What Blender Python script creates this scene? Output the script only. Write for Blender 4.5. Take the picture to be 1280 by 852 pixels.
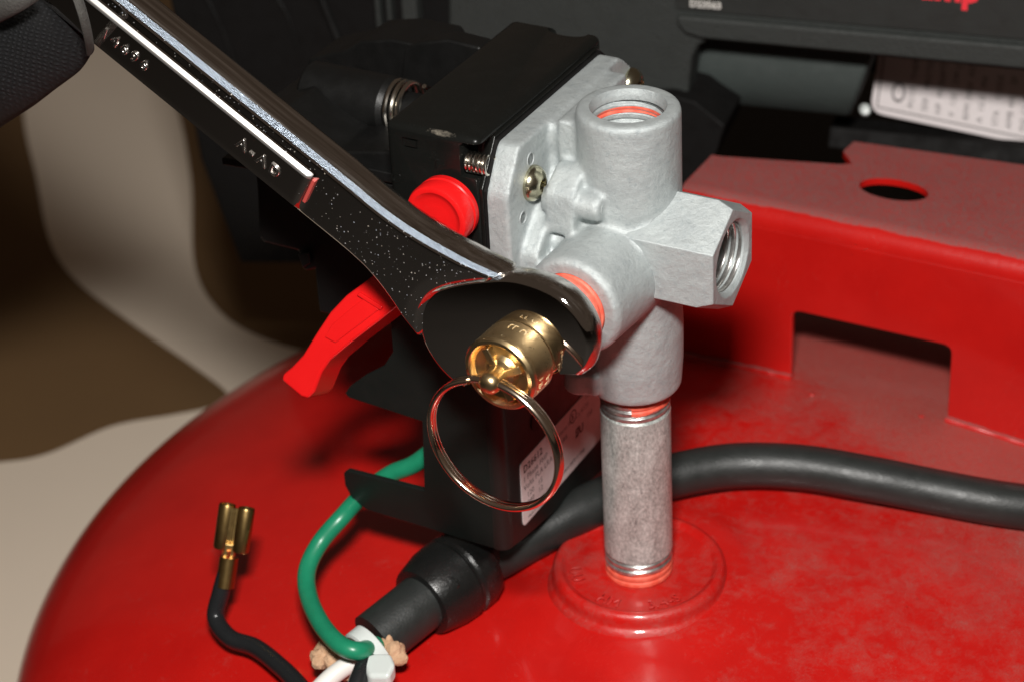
import bpy, bmesh, math, random
from math import sin, cos, pi, radians, sqrt
from mathutils import Vector, Matrix
from mathutils.bvhtree import BVHTree
random.seed(7)
for o in list(bpy.data.objects): bpy.data.objects.remove(o)
SC = bpy.context.scene
COL = SC.collection
# ------------------------------------------------------------------ camera, light, exposure (1 unit = 1 cm)
SC.unit_settings.system = 'METRIC'; SC.unit_settings.scale_length = 0.01
CAMLOC = Vector((-2.30407937, -36.57189477, 28.32067443))
FPX = 2842.2                                   # focal length in photograph pixels
PITCH, ROLL = radians(31.777), radians(3.252)
FW = Vector((0, cos(PITCH), -sin(PITCH))); _r = Vector((1, 0, 0)); _u = _r.cross(FW)
RT = _r * cos(ROLL) - _u * sin(ROLL); UP = _r * sin(ROLL) + _u * cos(ROLL)
cam = bpy.data.cameras.new('camera'); camo = bpy.data.objects.new('camera', cam); COL.objects.link(camo)
camo.matrix_world = Matrix(((RT.x, UP.x, -FW.x, CAMLOC.x), (RT.y, UP.y, -FW.y, CAMLOC.y), (RT.z, UP.z, -FW.z, CAMLOC.z), (0, 0, 0, 1)))
cam.sensor_width = 36; cam.lens = 36 * FPX / 1280; cam.clip_start = 0.5; cam.clip_end = 2000
cam.dof.use_dof = True; cam.dof.focus_distance = 40.8; cam.dof.aperture_fstop = 0.215
SC.camera = camo
W = bpy.data.worlds.new('World'); SC.world = W; W.use_nodes = True
W.node_tree.nodes['Background'].inputs[0].default_value = (1.0, 0.74, 0.56, 1)
W.node_tree.nodes['Background'].inputs[1].default_value = 0.058
def area(name, loc, target, sx, sy, power, col):
    l = bpy.data.lights.new(name, 'AREA'); l.shape = 'RECTANGLE'; l.size = sx; l.size_y = sy; l.energy = power; l.color = col
    o = bpy.data.objects.new(name, l); COL.objects.link(o); o.location = loc
    o.rotation_euler = (Vector(target) - Vector(loc)).to_track_quat('-Z', 'Y').to_euler(); return o
area('camera_flash', CAMLOC - RT * 0.8 + UP * 9.5, (-1, 1, 5), 5.5, 3.6, 33000, (1.0, 0.97, 0.93))
SC.view_settings.view_transform = 'Standard'; SC.view_settings.look = 'None'
SC.view_settings.exposure = 0.0; SC.view_settings.gamma = 1.0

# ------------------------------------------------------------------ frames and picking
AZ = radians(-30.2)
U = Vector((cos(AZ), sin(AZ), 0)); V = Vector((-sin(AZ), cos(AZ), 0)); Z = Vector((0, 0, 1))
O0 = Vector((0, 0, 0))
def uvz(u, v, z): return U * u + V * v + Z * z
def frame(o, a, b, c): return Matrix(((a.x, b.x, c.x, o.x), (a.y, b.y, c.y, o.y), (a.z, b.z, c.z, o.z), (0, 0, 0, 1)))
MU = frame(O0, U, V, Z)
def ray(x, y): return FW + RT * ((x - 640) / FPX) - UP * ((y - 426) / FPX)
def on(x, y, P, n):
    d = ray(x, y); return CAMLOC + d * ((P - CAMLOC).dot(n) / d.dot(n))
def onu(x, y, u): return on(x, y, U * u, U)
def onv(x, y, v): return on(x, y, V * v, V)
def onz(x, y, z): return on(x, y, Z * z, Z)
TC = Vector((1.821, 2.905, -4.356)); TA, TB = 15.54, 4.363      # pancake tank
def on_tank(x, y, h=0.0):
    a, b = TA + h, TB + h
    s = Vector((1 / a, 1 / a, 1 / b)); o = (CAMLOC - TC) * s; d = ray(x, y) * s
    A = d.dot(d); B = 2 * o.dot(d); Cc = o.dot(o) - 1; D = B * B - 4 * A * Cc
    t = (-B - sqrt(max(D, 0))) / (2 * A)
    return CAMLOC + ray(x, y) * t
def tank_z(x, y): 
    k = 1 - ((x - TC.x) ** 2 + (y - TC.y) ** 2) / TA ** 2
    return TC.z + TB * sqrt(max(k, 0))

# ------------------------------------------------------------------ objects
def tag(o, label=None, cat=None, group=None, kind=None):
    if label: o['label'] = label
    if cat: o['category'] = cat
    if group: o['group'] = group
    if kind: o['kind'] = kind
    return o
def empty(name, loc, label, cat, group=None):
    o = bpy.data.objects.new(name, None); COL.objects.link(o); o.location = loc; o.empty_display_size = .5
    tag(o, label, cat, group); return o
def adopt(o, parent):
    if parent is not None:
        o.parent = parent
        M = Matrix.Identity(4); p = parent
        M = Matrix.Translation(parent.location) if parent.parent is None else parent.matrix_parent_inverse.inverted() 
        o.matrix_parent_inverse = Matrix.Translation(-worldloc(parent))
def worldloc(o):
    v = Vector(o.location)
    return v if o.parent is None else v       # every child keeps location 0 in world terms
def obj(name, bm, mat, parent=None, smooth=True, bevel=0, seg=2, angle=35):
    if isinstance(bm, bpy.types.Mesh): me = bm
    else:
        bmesh.ops.recalc_face_normals(bm, faces=bm.faces)
        me = bpy.data.meshes.new(name); bm.to_mesh(me); bm.free()
    o = bpy.data.objects.new(name, me); COL.objects.link(o)
    if mat:
        for m in (mat if isinstance(mat, (list, tuple)) else [mat]): me.materials.append(m)
    if parent is not None:
        o.parent = parent
        wl = Vector(parent.location) if parent.type == 'EMPTY' else Vector((0, 0, 0))
        o.matrix_parent_inverse = Matrix.Translation(-wl)
    if bevel:
        b = o.modifiers.new('bevel', 'BEVEL'); b.width = bevel; b.segments = seg; b.limit_method = 'ANGLE'; b.angle_limit = radians(angle); b.harden_normals = True
    if smooth:
        me.polygons.foreach_set('use_smooth', [True] * len(me.polygons))
        me.set_sharp_from_angle(angle=radians(angle + (0 if not bevel else 5)))
    return o
def lathe(prof, M, n=64, bm=None, close=False, mats=None, a0=0.0, a1=2 * pi):
    """prof: list of (r, h); axis = M's z"""
    bm = bm or bmesh.new(); full = abs(a1 - a0 - 2 * pi) < 1e-6
    cnt = n if full else n + 1
    rings = []
    for r, h in prof:
        rings.append([bm.verts.new(M @ Vector((r * cos(a0 + (a1 - a0) * i / n), r * sin(a0 + (a1 - a0) * i / n), h))) for i in range(cnt)])
    for j in range(len(rings) - 1 + (1 if close else 0)):
        A = rings[j]; B = rings[(j + 1) % len(rings)]
        for i in range(n if full else n):
            k = (i + 1) % cnt
            f = bm.faces.new((A[i], A[k], B[k], B[i]))
            if mats: f.material_index = mats[j % len(mats)]
    if not close:
        for ring, r in ((rings[0], prof[0][0]), (rings[-1], prof[-1][0])):
            if r > 1e-4 and full:
                try: bm.faces.new(ring)
                except ValueError: pass
    bmesh.ops.remove_doubles(bm, verts=bm.verts, dist=1e-5)
    return bm
def prism(poly, M, h0, h1, bm=None):
    bm = bm or bmesh.new()
    a = [bm.verts.new(M @ Vector((x, y, h0))) for x, y in poly]; b = [bm.verts.new(M @ Vector((x, y, h1))) for x, y in poly]
    bm.faces.new(a); bm.faces.new(b[::-1])
    for i in range(len(poly)):
        k = (i + 1) % len(poly); bm.faces.new((a[i], b[i], b[k], a[k]))
    return bm
def slab(points, d, bm=None):
    """solid from a polygon of world points pushed along vector d"""
    bm = bm or bmesh.new()
    a = [bm.verts.new(p) for p in points]; b = [bm.verts.new(p + d) for p in points]
    bm.faces.new(a); bm.faces.new(b[::-1])
    for i in range(len(points)):
        k = (i + 1) % len(points); bm.faces.new((a[i], b[i], b[k], a[k]))
    return bm
def box(u0, u1, v0, v1, z0, z1, M=None, bm=None):
    return prism([(u0, v0), (u1, v0), (u1, v1), (u0, v1)], M or MU, z0, z1, bm)
def spline(pts, m=10):
    P = [Vector(p) for p in pts]; P = [P[0] * 2 - P[1]] + P + [P[-1] * 2 - P[-2]]; out = []
    for i in range(1, len(P) - 2):
        a, b, c, d = P[i - 1], P[i], P[i + 1], P[i + 2]
        for k in range(m):
            t = k / m
            out.append(.5 * ((2 * b) + (c - a) * t + (2 * a - 5 * b + 4 * c - d) * t * t + (3 * b - a - 3 * c + d) * t ** 3))
    out.append(P[-2]); return out
def tube(pts, r, n=20, closed=False, bm=None, cap=True, flat=None):
    bm = bm or bmesh.new(); N = len(pts); rings = []
    rad = r if callable(r) else (lambda t: r)
    tan = [((pts[(i + 1) % N] - pts[i - 1]) if closed else (pts[min(i + 1, N - 1)] - pts[max(i - 1, 0)])).normalized() for i in range(N)]
    nrm = tan[0].orthogonal().normalized()
    if flat is not None: nrm = (flat - tan[0] * flat.dot(tan[0])).normalized()
    for i in range(N):
        if i: nrm = (nrm - tan[i] * nrm.dot(tan[i])).normalized()
        bn = tan[i].cross(nrm); R = rad(i / (N - 1))
        ra, rb = R if isinstance(R, tuple) else (R, R)
        rings.append([bm.verts.new(pts[i] + nrm * (ra * cos(2 * pi * k / n)) + bn * (rb * sin(2 * pi * k / n))) for k in range(n)])
    for i in range(N if closed else N - 1):
        A, B = rings[i], rings[(i + 1) % N]
        for k in range(n): bm.faces.new((A[k], A[(k + 1) % n], B[(k + 1) % n], B[k]))
    if not closed and cap: bm.faces.new(rings[0]); bm.faces.new(rings[-1][::-1])
    return bm
def thread(R, h0, h1, pitch, depth, M, inner=False, n=72, per=8, taper=0.0, left=None):
    bm = bmesh.new(); m = int((h1 - h0) / pitch * per); rings = []
    for j in range(m + 1):
        h = h0 + (h1 - h0) * j / m; ring = []
        for i in range(n):
            a = 2 * pi * i / n; ph = (h / pitch - a / (2 * pi)) % 1.0
            t = abs(ph - .5) * 2; t = max(0, (t - .50) / .5)            # narrow V groove
            d = depth * t
            r = (R + d) if inner else (R - d)
            r += taper * (h - h0)
            ring.append(bm.verts.new(M @ Vector((r * cos(a), r * sin(a), h))))
        rings.append(ring)
    for j in range(m):
        for i in range(n):
            k = (i + 1) % n; bm.faces.new((rings[j][i], rings[j][k], rings[j + 1][k], rings[j + 1][i]))
    return bm
def mesh_of(o):
    dg = bpy.context.evaluated_depsgraph_get(); dg.update()
    return bpy.data.meshes.new_from_object(o.evaluated_get(dg))
def temp(bm):
    me = bpy.data.meshes.new('t'); bmesh.ops.recalc_face_normals(bm, faces=bm.faces); bm.to_mesh(me); bm.free()
    o = bpy.data.objects.new('t', me); COL.objects.link(o); return o
def voxel(bm, size, smooth=4, cuts=()):
    o = temp(bm); r = o.modifiers.new('r', 'REMESH'); r.mode = 'VOXEL'; r.voxel_size = size; r.adaptivity = 0
    if smooth: s = o.modifiers.new('s', 'SMOOTH'); s.factor = .5; s.iterations = smooth
    tmp = []
    for c in cuts:
        c = temp(c); tmp.append(c); b = o.modifiers.new('b', 'BOOLEAN'); b.operation = 'DIFFERENCE'; b.object = c; b.solver = 'EXACT'
    me = mesh_of(o)
    for x in [o] + tmp: bpy.data.objects.remove(x)
    return me
def cut(bm, cuts):
    o = temp(bm); tmp = []
    for c in cuts:
        c = temp(c); tmp.append(c); b = o.modifiers.new('b', 'BOOLEAN'); b.operation = 'DIFFERENCE'; b.object = c; b.solver = 'EXACT'
    me = mesh_of(o)
    for x in [o] + tmp: bpy.data.objects.remove(x)
    return me
def text_mesh(s, size, depth=0.01, bold=0.0, M=None, fn=None, align='LEFT', space=1.0, res=2, bev=0.0):
    c = bpy.data.curves.new('t', 'FONT'); c.body = s; c.size = size; c.extrude = depth; c.offset = bold; c.align_x = align; c.space_character = space; c.resolution_u = res; c.bevel_depth = bev; c.bevel_resolution = 2
    o = bpy.data.objects.new('t', c); COL.objects.link(o); me = mesh_of(o); bpy.data.objects.remove(o)
    if fn:
        for v in me.vertices: v.co = fn(v.co)
        b_ = bmesh.new(); b_.from_mesh(me); bmesh.ops.remove_doubles(b_, verts=b_.verts, dist=1e-5); bmesh.ops.recalc_face_normals(b_, faces=b_.faces); b_.to_mesh(me); b_.free()
    elif M: me.transform(M)
    return me
def text(name, s, size, mat, parent, M=None, fn=None, depth=.01, bold=0.0, align='LEFT', space=1.0, res=2):
    o = obj(name, text_mesh(s, size, depth, bold, M, fn, align, space, res), mat, parent, smooth=False)
    if len(s) > 1: o['kind'] = 'stuff'
    return o

# ------------------------------------------------------------------ materials
class N:
    def __init__(s, name):
        s.m = bpy.data.materials.new(name); s.m.use_nodes = True; s.t = s.m.node_tree; s.p = s.t.nodes['Principled BSDF']
        s.tc = s.t.nodes.new('ShaderNodeTexCoord'); s.co = s.tc.outputs['Object']
    def new(s, k, **kw):
        n = s.t.nodes.new(k)
        for a, b in kw.items(): setattr(n, a, b)
        return n
    def link(s, a, b): s.t.links.new(a, b)
    def set(s, i, v):
        if hasattr(v, 'links'): s.link(v, s.p.inputs[i])
        else: s.p.inputs[i].default_value = (tuple(v) + (1,)) if isinstance(v, (tuple, list)) and len(v) == 3 and len(s.p.inputs[i].default_value) == 4 else v
    def noise(s, scale, detail=4, rough=.55, co=None, dist=0, out='Fac', stretch=None):
        n = s.new('ShaderNodeTexNoise'); n.inputs['Scale'].default_value = scale; n.inputs['Detail'].default_value = detail; n.inputs['Roughness'].default_value = rough; n.inputs['Distortion'].default_value = dist
        c = co or s.co
        if stretch:
            mp = s.new('ShaderNodeMapping'); mp.inputs['Scale'].default_value = stretch; s.link(c, mp.inputs[0]); c = mp.outputs[0]
        s.link(c, n.inputs['Vector']); return n.outputs[out]
    def vor(s, scale, feature='F1', co=None):
        n = s.new('ShaderNodeTexVoronoi'); n.feature = feature; n.inputs['Scale'].default_value = scale; s.link(co or s.co, n.inputs['Vector']); return n.outputs['Distance']
    def ramp(s, fac, stops, interp='LINEAR'):
        r = s.new('ShaderNodeValToRGB'); r.color_ramp.interpolation = interp; e = r.color_ramp.elements
        while len(e) < len(stops): e.new(.5)
        for q, (p, c) in zip(e, stops):
            q.position = p; q.color = (c, c, c, 1) if isinstance(c, (int, float)) else tuple(c) + (1,)
        s.link(fac, r.inputs[0]); return r.outputs[0]
    def mix(s, f, a, b):
        n = s.new('ShaderNodeMix', data_type='RGBA'); 
        for i, v in ((0, f), (6, a), (7, b)):
            if hasattr(v, 'links'): s.link(v, n.inputs[i])
            else: n.inputs[i].default_value = v if i == 0 else tuple(v) + (1,)
        return n.outputs[2]
    def math(s, op, a, b=0.0, clamp=False):
        n = s.new('ShaderNodeMath', operation=op, use_clamp=clamp)
        for i, v in ((0, a), (1, b)):
            if hasattr(v, 'links'): s.link(v, n.inputs[i])
            else: n.inputs[i].default_value = v
        return n.outputs[0]
    def bump(s, h, dist, strength=1.0, prev=None):
        n = s.new('ShaderNodeBump'); n.inputs['Distance'].default_value = dist; n.inputs['Strength'].default_value = strength; s.link(h, n.inputs['Height'])
        if prev: s.link(prev, n.inputs['Normal'])
        s.link(n.outputs[0], s.p.inputs['Normal']); return n.outputs[0]
    def done(s, base=None, metal=None, rough=None, **kw):
        if base is not None: s.set('Base Color', base)
        if metal is not None: s.set('Metallic', metal)
        if rough is not None: s.set('Roughness', rough)
        for k, v in kw.items(): s.set(k.replace('_', ' '), v)
        return s.m

def red_paint(name, dust_lo, dust_hi, topdust=0.0, gradient=None, dustcol=(.24, .130, .108), cover=.78):
    n = N(name)
    big = n.noise(.50, 8, .62, dist=1.1); fine = n.noise(4.5, 7, .75); grit = n.noise(30, 3, .7)
    mid = n.noise(2.3, 9, .78, dist=.8); f = n.math('ADD', n.math('ADD', n.math('MULTIPLY', big, .36), n.math('MULTIPLY', mid, .34)), n.math('MULTIPLY', fine, .30))
    if gradient:                                    # more settled dust further back, under the machine
        sp = n.new('ShaderNodeVectorMath', operation='DOT_PRODUCT'); n.link(n.co, sp.inputs[0]); sp.inputs[1].default_value = V * .87 + U * .5
        g = n.ramp(n.math('DIVIDE', n.math('ADD', sp.outputs['Value'], 4.0), 16.0, True), gradient)
        f = n.math('ADD', f, g)
    if topdust:
        geo = n.new('ShaderNodeNewGeometry'); sx = n.new('ShaderNodeSeparateXYZ'); n.link(geo.outputs['Normal'], sx.inputs[0])
        f = n.math('ADD', f, n.ramp(n.math('ADD', sx.outputs[2], n.math('MULTIPLY', n.noise(1.2, 5), .16)), [(.88, 0.0), (.99, topdust)]))
    mask = n.ramp(f, [(dust_lo, 0.0), (dust_hi, 1.0)])
    mask = n.math('MULTIPLY', mask, n.ramp(grit, [(.38, .30), (.62, 1.0)]), True)
    specks = n.ramp(n.noise(34, 3, .75), [(.66, 0.0), (.71, 1.0)])
    specks = n.math('MULTIPLY', specks, n.ramp(n.noise(1.1, 3), [(.42, 0.0), (.62, .8)]))
    paint = n.mix(n.ramp(n.noise(.8, 4), [(.3, 0.0), (.7, 1.0)]), (.50, .0085, .006), (.44, .0065, .005))
    c = n.mix(n.math('MULTIPLY', mask, cover), paint, n.mix(n.noise(1.3, 6, .7), tuple(x * .8 for x in dustcol), tuple(x * 1.2 for x in dustcol))); c = n.mix(n.math('MULTIPLY', specks, .6), c, (.55, .33, .27))
    r = n.ramp(mask, [(0, .30), (1, .85)])
    n.bump(n.noise(7, 3), .012, .35, n.bump(n.math('ADD', grit, n.math('MULTIPLY', mask, 1.5)), .008, .5))
    return n.done(c, 0.0, r, Specular_IOR_Level=.42, Coat_Weight=n.math('SUBTRACT', .55, n.math('MULTIPLY', mask, .5), True), Coat_Roughness=.10)
M_TANK = red_paint('tank_red_paint', .56, .80, gradient=[(0, 0), (.12, .0), (.30, .08), (.50, .10), (.66, .16), (.74, .36), (.9, .5)], cover=.70)
M_FLANGE = red_paint('flange_red_paint', .46, .76)
M_BRACKET = red_paint('bracket_red_paint', .62, .80, topdust=.5, dustcol=(.165, .108, .100), cover=.93)

def zinc(name, tone=1.0):
    n = N(name)
    a = n.noise(1.6, 6, .65); b = n.noise(9, 5, .7); g = n.noise(60, 3, .7); sc = n.noise(6, 6, .8, stretch=(1, .15, .6), dist=1.5)
    c = n.mix(n.ramp(a, [(.3, 0.0), (.7, 1.0)]), (.47 * tone, .51 * tone, .515 * tone), (.60 * tone, .645 * tone, .64 * tone))
    c = n.mix(n.ramp(b, [(.54, 0.0), (.72, .65)]), c, (.27, .31, .325)); c = n.mix(n.ramp(g, [(.35, .25), (.5, 0.0)]), c, (.30, .335, .345))
    c = n.mix(n.ramp(sc, [(.62, 0.0), (.70, .30)]), c, (.70, .73, .72))
    c = n.mix(n.ramp(n.noise(14, 6, .8), [(.70, 0.0), (.76, .7)]), c, (.10, .11, .115))
    n.bump(g, .012, .9, n.bump(n.noise(5, 5), .04, .6, n.bump(n.vor(11), .01, .25)))
    return n.done(c, .42, n.ramp(b, [(.3, .42), (.7, .60)]))
M_ZINC = zinc('cast_zinc', .80); M_ZINC2 = zinc('cast_zinc_hex', .77)
def galv():
    n = N('galvanised_steel')
    a = n.noise(3.0, 8, .72, dist=.5, stretch=(1, 1, .45)); b = n.noise(18, 5, .75, stretch=(1, 1, .7)); c2 = n.noise(1.1, 3)
    c = n.mix(n.ramp(n.math('ADD', n.math('MULTIPLY', a, .4), n.math('MULTIPLY', b, .6)), [(.38, 0.0), (.60, 1.0)]), (.25, .275, .26), (.62, .66, .63))
    c = n.mix(n.ramp(n.noise(6, 7, .8, stretch=(1, 1, .35)), [(.60, 0.0), (.70, .75)]), c, (.07, .07, .07))
    c = n.mix(n.ramp(b, [(.62, 0.0), (.72, .5)]), c, (.8, .8, .78)); 
    n.bump(n.math('ADD', b, a), .012, .45)
    return n.done(c, .40, n.ramp(a, [(.35, .30), (.65, .46)]))
M_GALV = galv()
n = N('bright_thread_steel'); n.bump(n.noise(30, 3), .004, .4); M_STEEL = n.done(n.mix(n.ramp(n.noise(7, 5), [(.35, 0.0), (.65, 1.0)]), (.45, .45, .43), (.75, .75, .73)), .9, .3)
n = N('red_thread_sealant'); n.bump(n.noise(25, 4), .01, .5); M_SEAL = n.done(n.mix(n.ramp(n.noise(5, 6), [(.35, 0.0), (.7, 1.0)]), (.66, .075, .04), (.78, .17, .11)), 0, .6)
def chrome(name, rough, speck=.0, col=(.62, .60, .58)):
    n = N(name)
    n.bump(n.noise(1.3, 2), .004, .3)
    if not speck: return n.done(col, 1.0, rough)
    v = n.new('ShaderNodeTexVoronoi'); v.inputs['Scale'].default_value = 24; n.link(n.co, v.inputs['Vector'])
    sx = n.new('ShaderNodeSeparateColor'); n.link(v.outputs['Color'], sx.inputs[0])
    dens = n.ramp(n.noise(.9, 4, .6), [(.40, .10), (.62, .62)])
    on_ = n.math('LESS_THAN', sx.outputs[0], dens); rad = n.math('MULTIPLY', n.math('POWER', sx.outputs[1], 1.6), .30)
    dot = n.math('MULTIPLY', n.math('LESS_THAN', v.outputs['Distance'], rad), on_)
    tint = n.mix(sx.outputs[2], (.55, .62, .75), (.85, .75, .60))
    fine = n.ramp(n.noise(60, 3, .8), [(.60, 0.0), (.75, .25)])
    return n.done(n.mix(n.math('MULTIPLY', dot, speck), col, tint), n.math('SUBTRACT', 1.0, n.math('MULTIPLY', dot, .5)), n.math('ADD', n.math('ADD', rough, fine), n.math('MULTIPLY', dot, .35), True))
M_CHROME = chrome('polished_chrome', .07, .8); M_CHROMEF = chrome('mirror_chrome', .045, 0, (.66, .63, .60))
n = N('stamped_chrome'); M_CHROMEC = n.done((.85, .83, .80), 1.0, .22)
n = N('polished_chrome_edge'); M_CHROMEP = n.done((.97, .95, .92), 1.0, .40)
n = N('frosted_chrome_edge'); n.bump(n.noise(70, 3, .8), .02, .8); M_CHROMER = n.done((.42, .49, .58), 1.0, .29)
n = N('nickel_ring'); n.bump(n.noise(3, 2), .004, .3); M_NICK = n.done((.86, .70, .56), 1.0, .16)
def brass(name, rough, col=(.76, .55, .27), fine=60):
    n = N(name); n.bump(n.noise(fine, 3, .7), .0025, .4, n.bump(n.noise(4, 3), .003, .2))
    c = n.mix(n.ramp(n.noise(3, 5), [(.35, 0.0), (.7, 1.0)]), col, tuple(x * .86 for x in col))
    return n.done(c, 1.0, n.ramp(n.noise(9, 4), [(.3, rough), (.7, rough + .05)]))
M_BRASS = brass('turned_brass', .27, (.84, .62, .33)); M_BRASSD = brass('dull_brass', .28, (.46, .31, .12))
n = N('brass_engraving'); M_ENGR = n.done((.98, .86, .58), .6, .5)
def black(name, base, rough, grain=40, gd=.006, dust=.0, spec=.4, dz=False):
    n = N(name); g = n.noise(grain, 3, .7)
    f = n.ramp(n.noise(34, 3, .75), [(.71, 0.0), (.75, 1.0)])
    f = n.math('MULTIPLY', f, n.ramp(n.noise(1.0, 3), [(.4, 0.1), (.65, 1.0)]))
    c = n.mix(n.math('MULTIPLY', f, dust), base, (.42, .38, .32))
    c = n.mix(n.ramp(n.noise(2.2, 6, .7), [(.5, 0.0), (.8, .3 * min(1, dust * 2))]), c, tuple(x * 2 + .004 for x in base))
    n.bump(g, gd, .8, n.bump(n.noise(2.5, 3), .02, .3))
    return n.done(c, 0, n.ramp(n.noise(3, 4), [(.3, rough * .85), (.7, min(1, rough * 1.2))]), Specular_IOR_Level=spec)
M_BPAINT = black('black_gloss_paint', (.0055, .0058, .0052), .24, 24, .003, .35, spec=.35)
def grime():
    m = M_BPAINT; t = m.node_tree; pr = t.nodes['Principled BSDF']; src = pr.inputs['Base Color'].links[0].from_socket
    tc = t.nodes.new('ShaderNodeTexCoord'); mp = t.nodes.new('ShaderNodeVectorMath'); mp.operation = 'DISTANCE'
    t.links.new(tc.outputs['Object'], mp.inputs[0]); mp.inputs[1].default_value = uvz(-2.75, -1.97, 10.28)
    nz = t.nodes.new('ShaderNodeTexNoise'); nz.inputs['Scale'].default_value = 15; nz.inputs['Detail'].default_value = 6; nz.inputs['Roughness'].default_value = .75; t.links.new(tc.outputs['Object'], nz.inputs['Vector'])
    sc = t.nodes.new('ShaderNodeVectorMath'); sc.operation = 'DOT_PRODUCT'; t.links.new(tc.outputs['Object'], sc.inputs[0]); sc.inputs[1].default_value = V
    a = t.nodes.new('ShaderNodeMapRange'); t.links.new(mp.outputs['Value'], a.inputs['Value']); a.inputs['From Min'].default_value = .75; a.inputs['From Max'].default_value = 0
    b = t.nodes.new('ShaderNodeMapRange'); t.links.new(sc.outputs['Value'], b.inputs['Value']); b.inputs['From Min'].default_value = -1.78; b.inputs['From Max'].default_value = -1.93
    c = t.nodes.new('ShaderNodeMath'); c.operation = 'MULTIPLY'; t.links.new(a.outputs[0], c.inputs[0]); t.links.new(b.outputs[0], c.inputs[1])
    z_ = t.nodes.new('ShaderNodeSeparateXYZ'); t.links.new(tc.outputs['Object'], z_.inputs[0])
    e = t.nodes.new('ShaderNodeMapRange'); t.links.new(z_.outputs[2], e.inputs['Value']); e.inputs['From Min'].default_value = 10.17; e.inputs['From Max'].default_value = 10.24
    c2 = t.nodes.new('ShaderNodeMath'); c2.operation = 'MULTIPLY'; t.links.new(c.outputs[0], c2.inputs[0]); t.links.new(e.outputs[0], c2.inputs[1])
    d = t.nodes.new('ShaderNodeMath'); d.operation = 'MULTIPLY'; t.links.new(c2.outputs[0], d.inputs[0]); t.links.new(nz.outputs['Fac'], d.inputs[1])
    r = t.nodes.new('ShaderNodeMapRange'); t.links.new(d.outputs[0], r.inputs['Value']); r.inputs['From Min'].default_value = .33; r.inputs['From Max'].default_value = .85
    mx = t.nodes.new('ShaderNodeMix'); mx.data_type = 'RGBA'; t.links.new(r.outputs[0], mx.inputs[0]); t.links.new(src, mx.inputs[6]); mx.inputs[7].default_value = (.34, .30, .24, 1); t.links.new(mx.outputs[2], pr.inputs['Base Color'])
grime()
M_BPLATE = black('black_painted_sheet', (.0075, .0095, .0085), .36, 30, .003, .15, spec=.35)
M_BPLAST = black('black_moulded_plastic', (.0050, .0050, .0048), .42, 40, .006, .25, spec=.3)
M_SHROUD = black('grained_shroud_plastic', (.026, .029, .027), .62, 14, .035, .15)
M_PANEL = black('dark_name_panel', (.017, .0185, .017), .6, 26, .012, .12)
M_CAP = black('grey_green_motor_housing', (.036, .045, .042), .72, 16, .04, .1)
M_RUBBER = black('rubber_cord_jacket', (.017, .0195, .0185), .42, 20, .008, .4, spec=.5)
M_RUBBER2 = black('black_strain_relief_rubber', (.0075, .0078, .0075), .26, 20, .008, .5, spec=.5)
M_WIREB = black('black_wire_insulation', (.012, .013, .014), .28, 20, .003, .1, spec=.5)
M_DARK = black('matt_dark_plastic', (.0045, .004, .0038), .7, 20, .006, .1, spec=.2)  # one even near-black colour for gasket, wing and motor parts
n = N('green_wire_insulation'); n.bump(n.noise(18, 3), .004, .4); M_GREEN = n.done(n.mix(n.noise(4, 4), (.008, .17, .085), (.015, .24, .125)), 0, .33)
n = N('white_wire_insulation'); n.bump(n.noise(18, 3), .004, .4); M_WHITE = n.done((.72, .70, .66), 0, .35)
n = N('clear_nylon'); n.bump(n.noise(20, 3), .004, .4); M_NYLON = n.done((.58, .62, .60), 0, .35, Subsurface_Weight=.4, Subsurface_Radius=(.1, .1, .1))
n = N('kraft_paper_filler'); n.bump(n.noise(12, 6, .8, dist=1), .05, .9); M_KRAFT = n.done(n.mix(n.noise(8, 5), (.50, .27, .14), (.75, .50, .32)), 0, .85)
n = N('red_plastic'); n.bump(n.noise(12, 3), .006, .25); M_REDP = n.done(n.mix(n.noise(1.5, 3), (.60, .006, .007), (.68, .010, .010)), 0, .27, Subsurface_Weight=.05, Subsurface_Radius=(.1, .02, .02))
n = N('white_label_paper'); M_LABEL = n.done(n.mix(n.ramp(n.noise(3, 6), [(.4, 0.0), (.7, 1.0)]), (.70, .62, .61), (.60, .52, .51)), 0, .5)
n = N('white_name_plate'); M_PLATE = n.done(n.mix(n.noise(2, 4), (.60, .55, .55), (.52, .46, .46)), 0, .5)
n = N('label_print'); M_INK = n.done((.05, .04, .04), 0, .6)
n = N('grey_label_print'); M_INKG = n.done((.16, .14, .14), 0, .6)
n = N('red_logo_print'); M_LOGO = n.done((.75, .03, .045), 0, .5)
n = N('white_print'); M_WPRINT = n.done((.62, .60, .56), 0, .5)
n = N('yellow_zinc_screw'); n.bump(n.noise(30, 3), .004, .5); M_SCREW = n.done(n.mix(n.noise(5, 5), (.60, .57, .42), (.42, .38, .26)), 1.0, .22)
n = N('spring_steel'); M_SPRING = n.done((.66, .62, .55), 1.0, .2)
n = N('copper_strand'); M_COPPER = n.done((.80, .30, .13), 1.0, .35)
n = N('painted_red_reflection'); M_RREFLECT = n.done((.42, .06, .05), 0, .45)  # colour standing in for the red tank mirrored in the wrench
n = N('beige_floor'); M_FLOOR = n.done(n.mix(n.noise(.12, 4), (.74, .625, .50), (.65, .55, .44)), 0, .9)
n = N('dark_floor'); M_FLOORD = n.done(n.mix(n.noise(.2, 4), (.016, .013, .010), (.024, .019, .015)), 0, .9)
n = N('brown_floor'); M_BROWN = n.done(n.mix(n.noise(.2, 4), (.145, .078, .026), (.115, .060, .020)), 0, .95)
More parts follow.
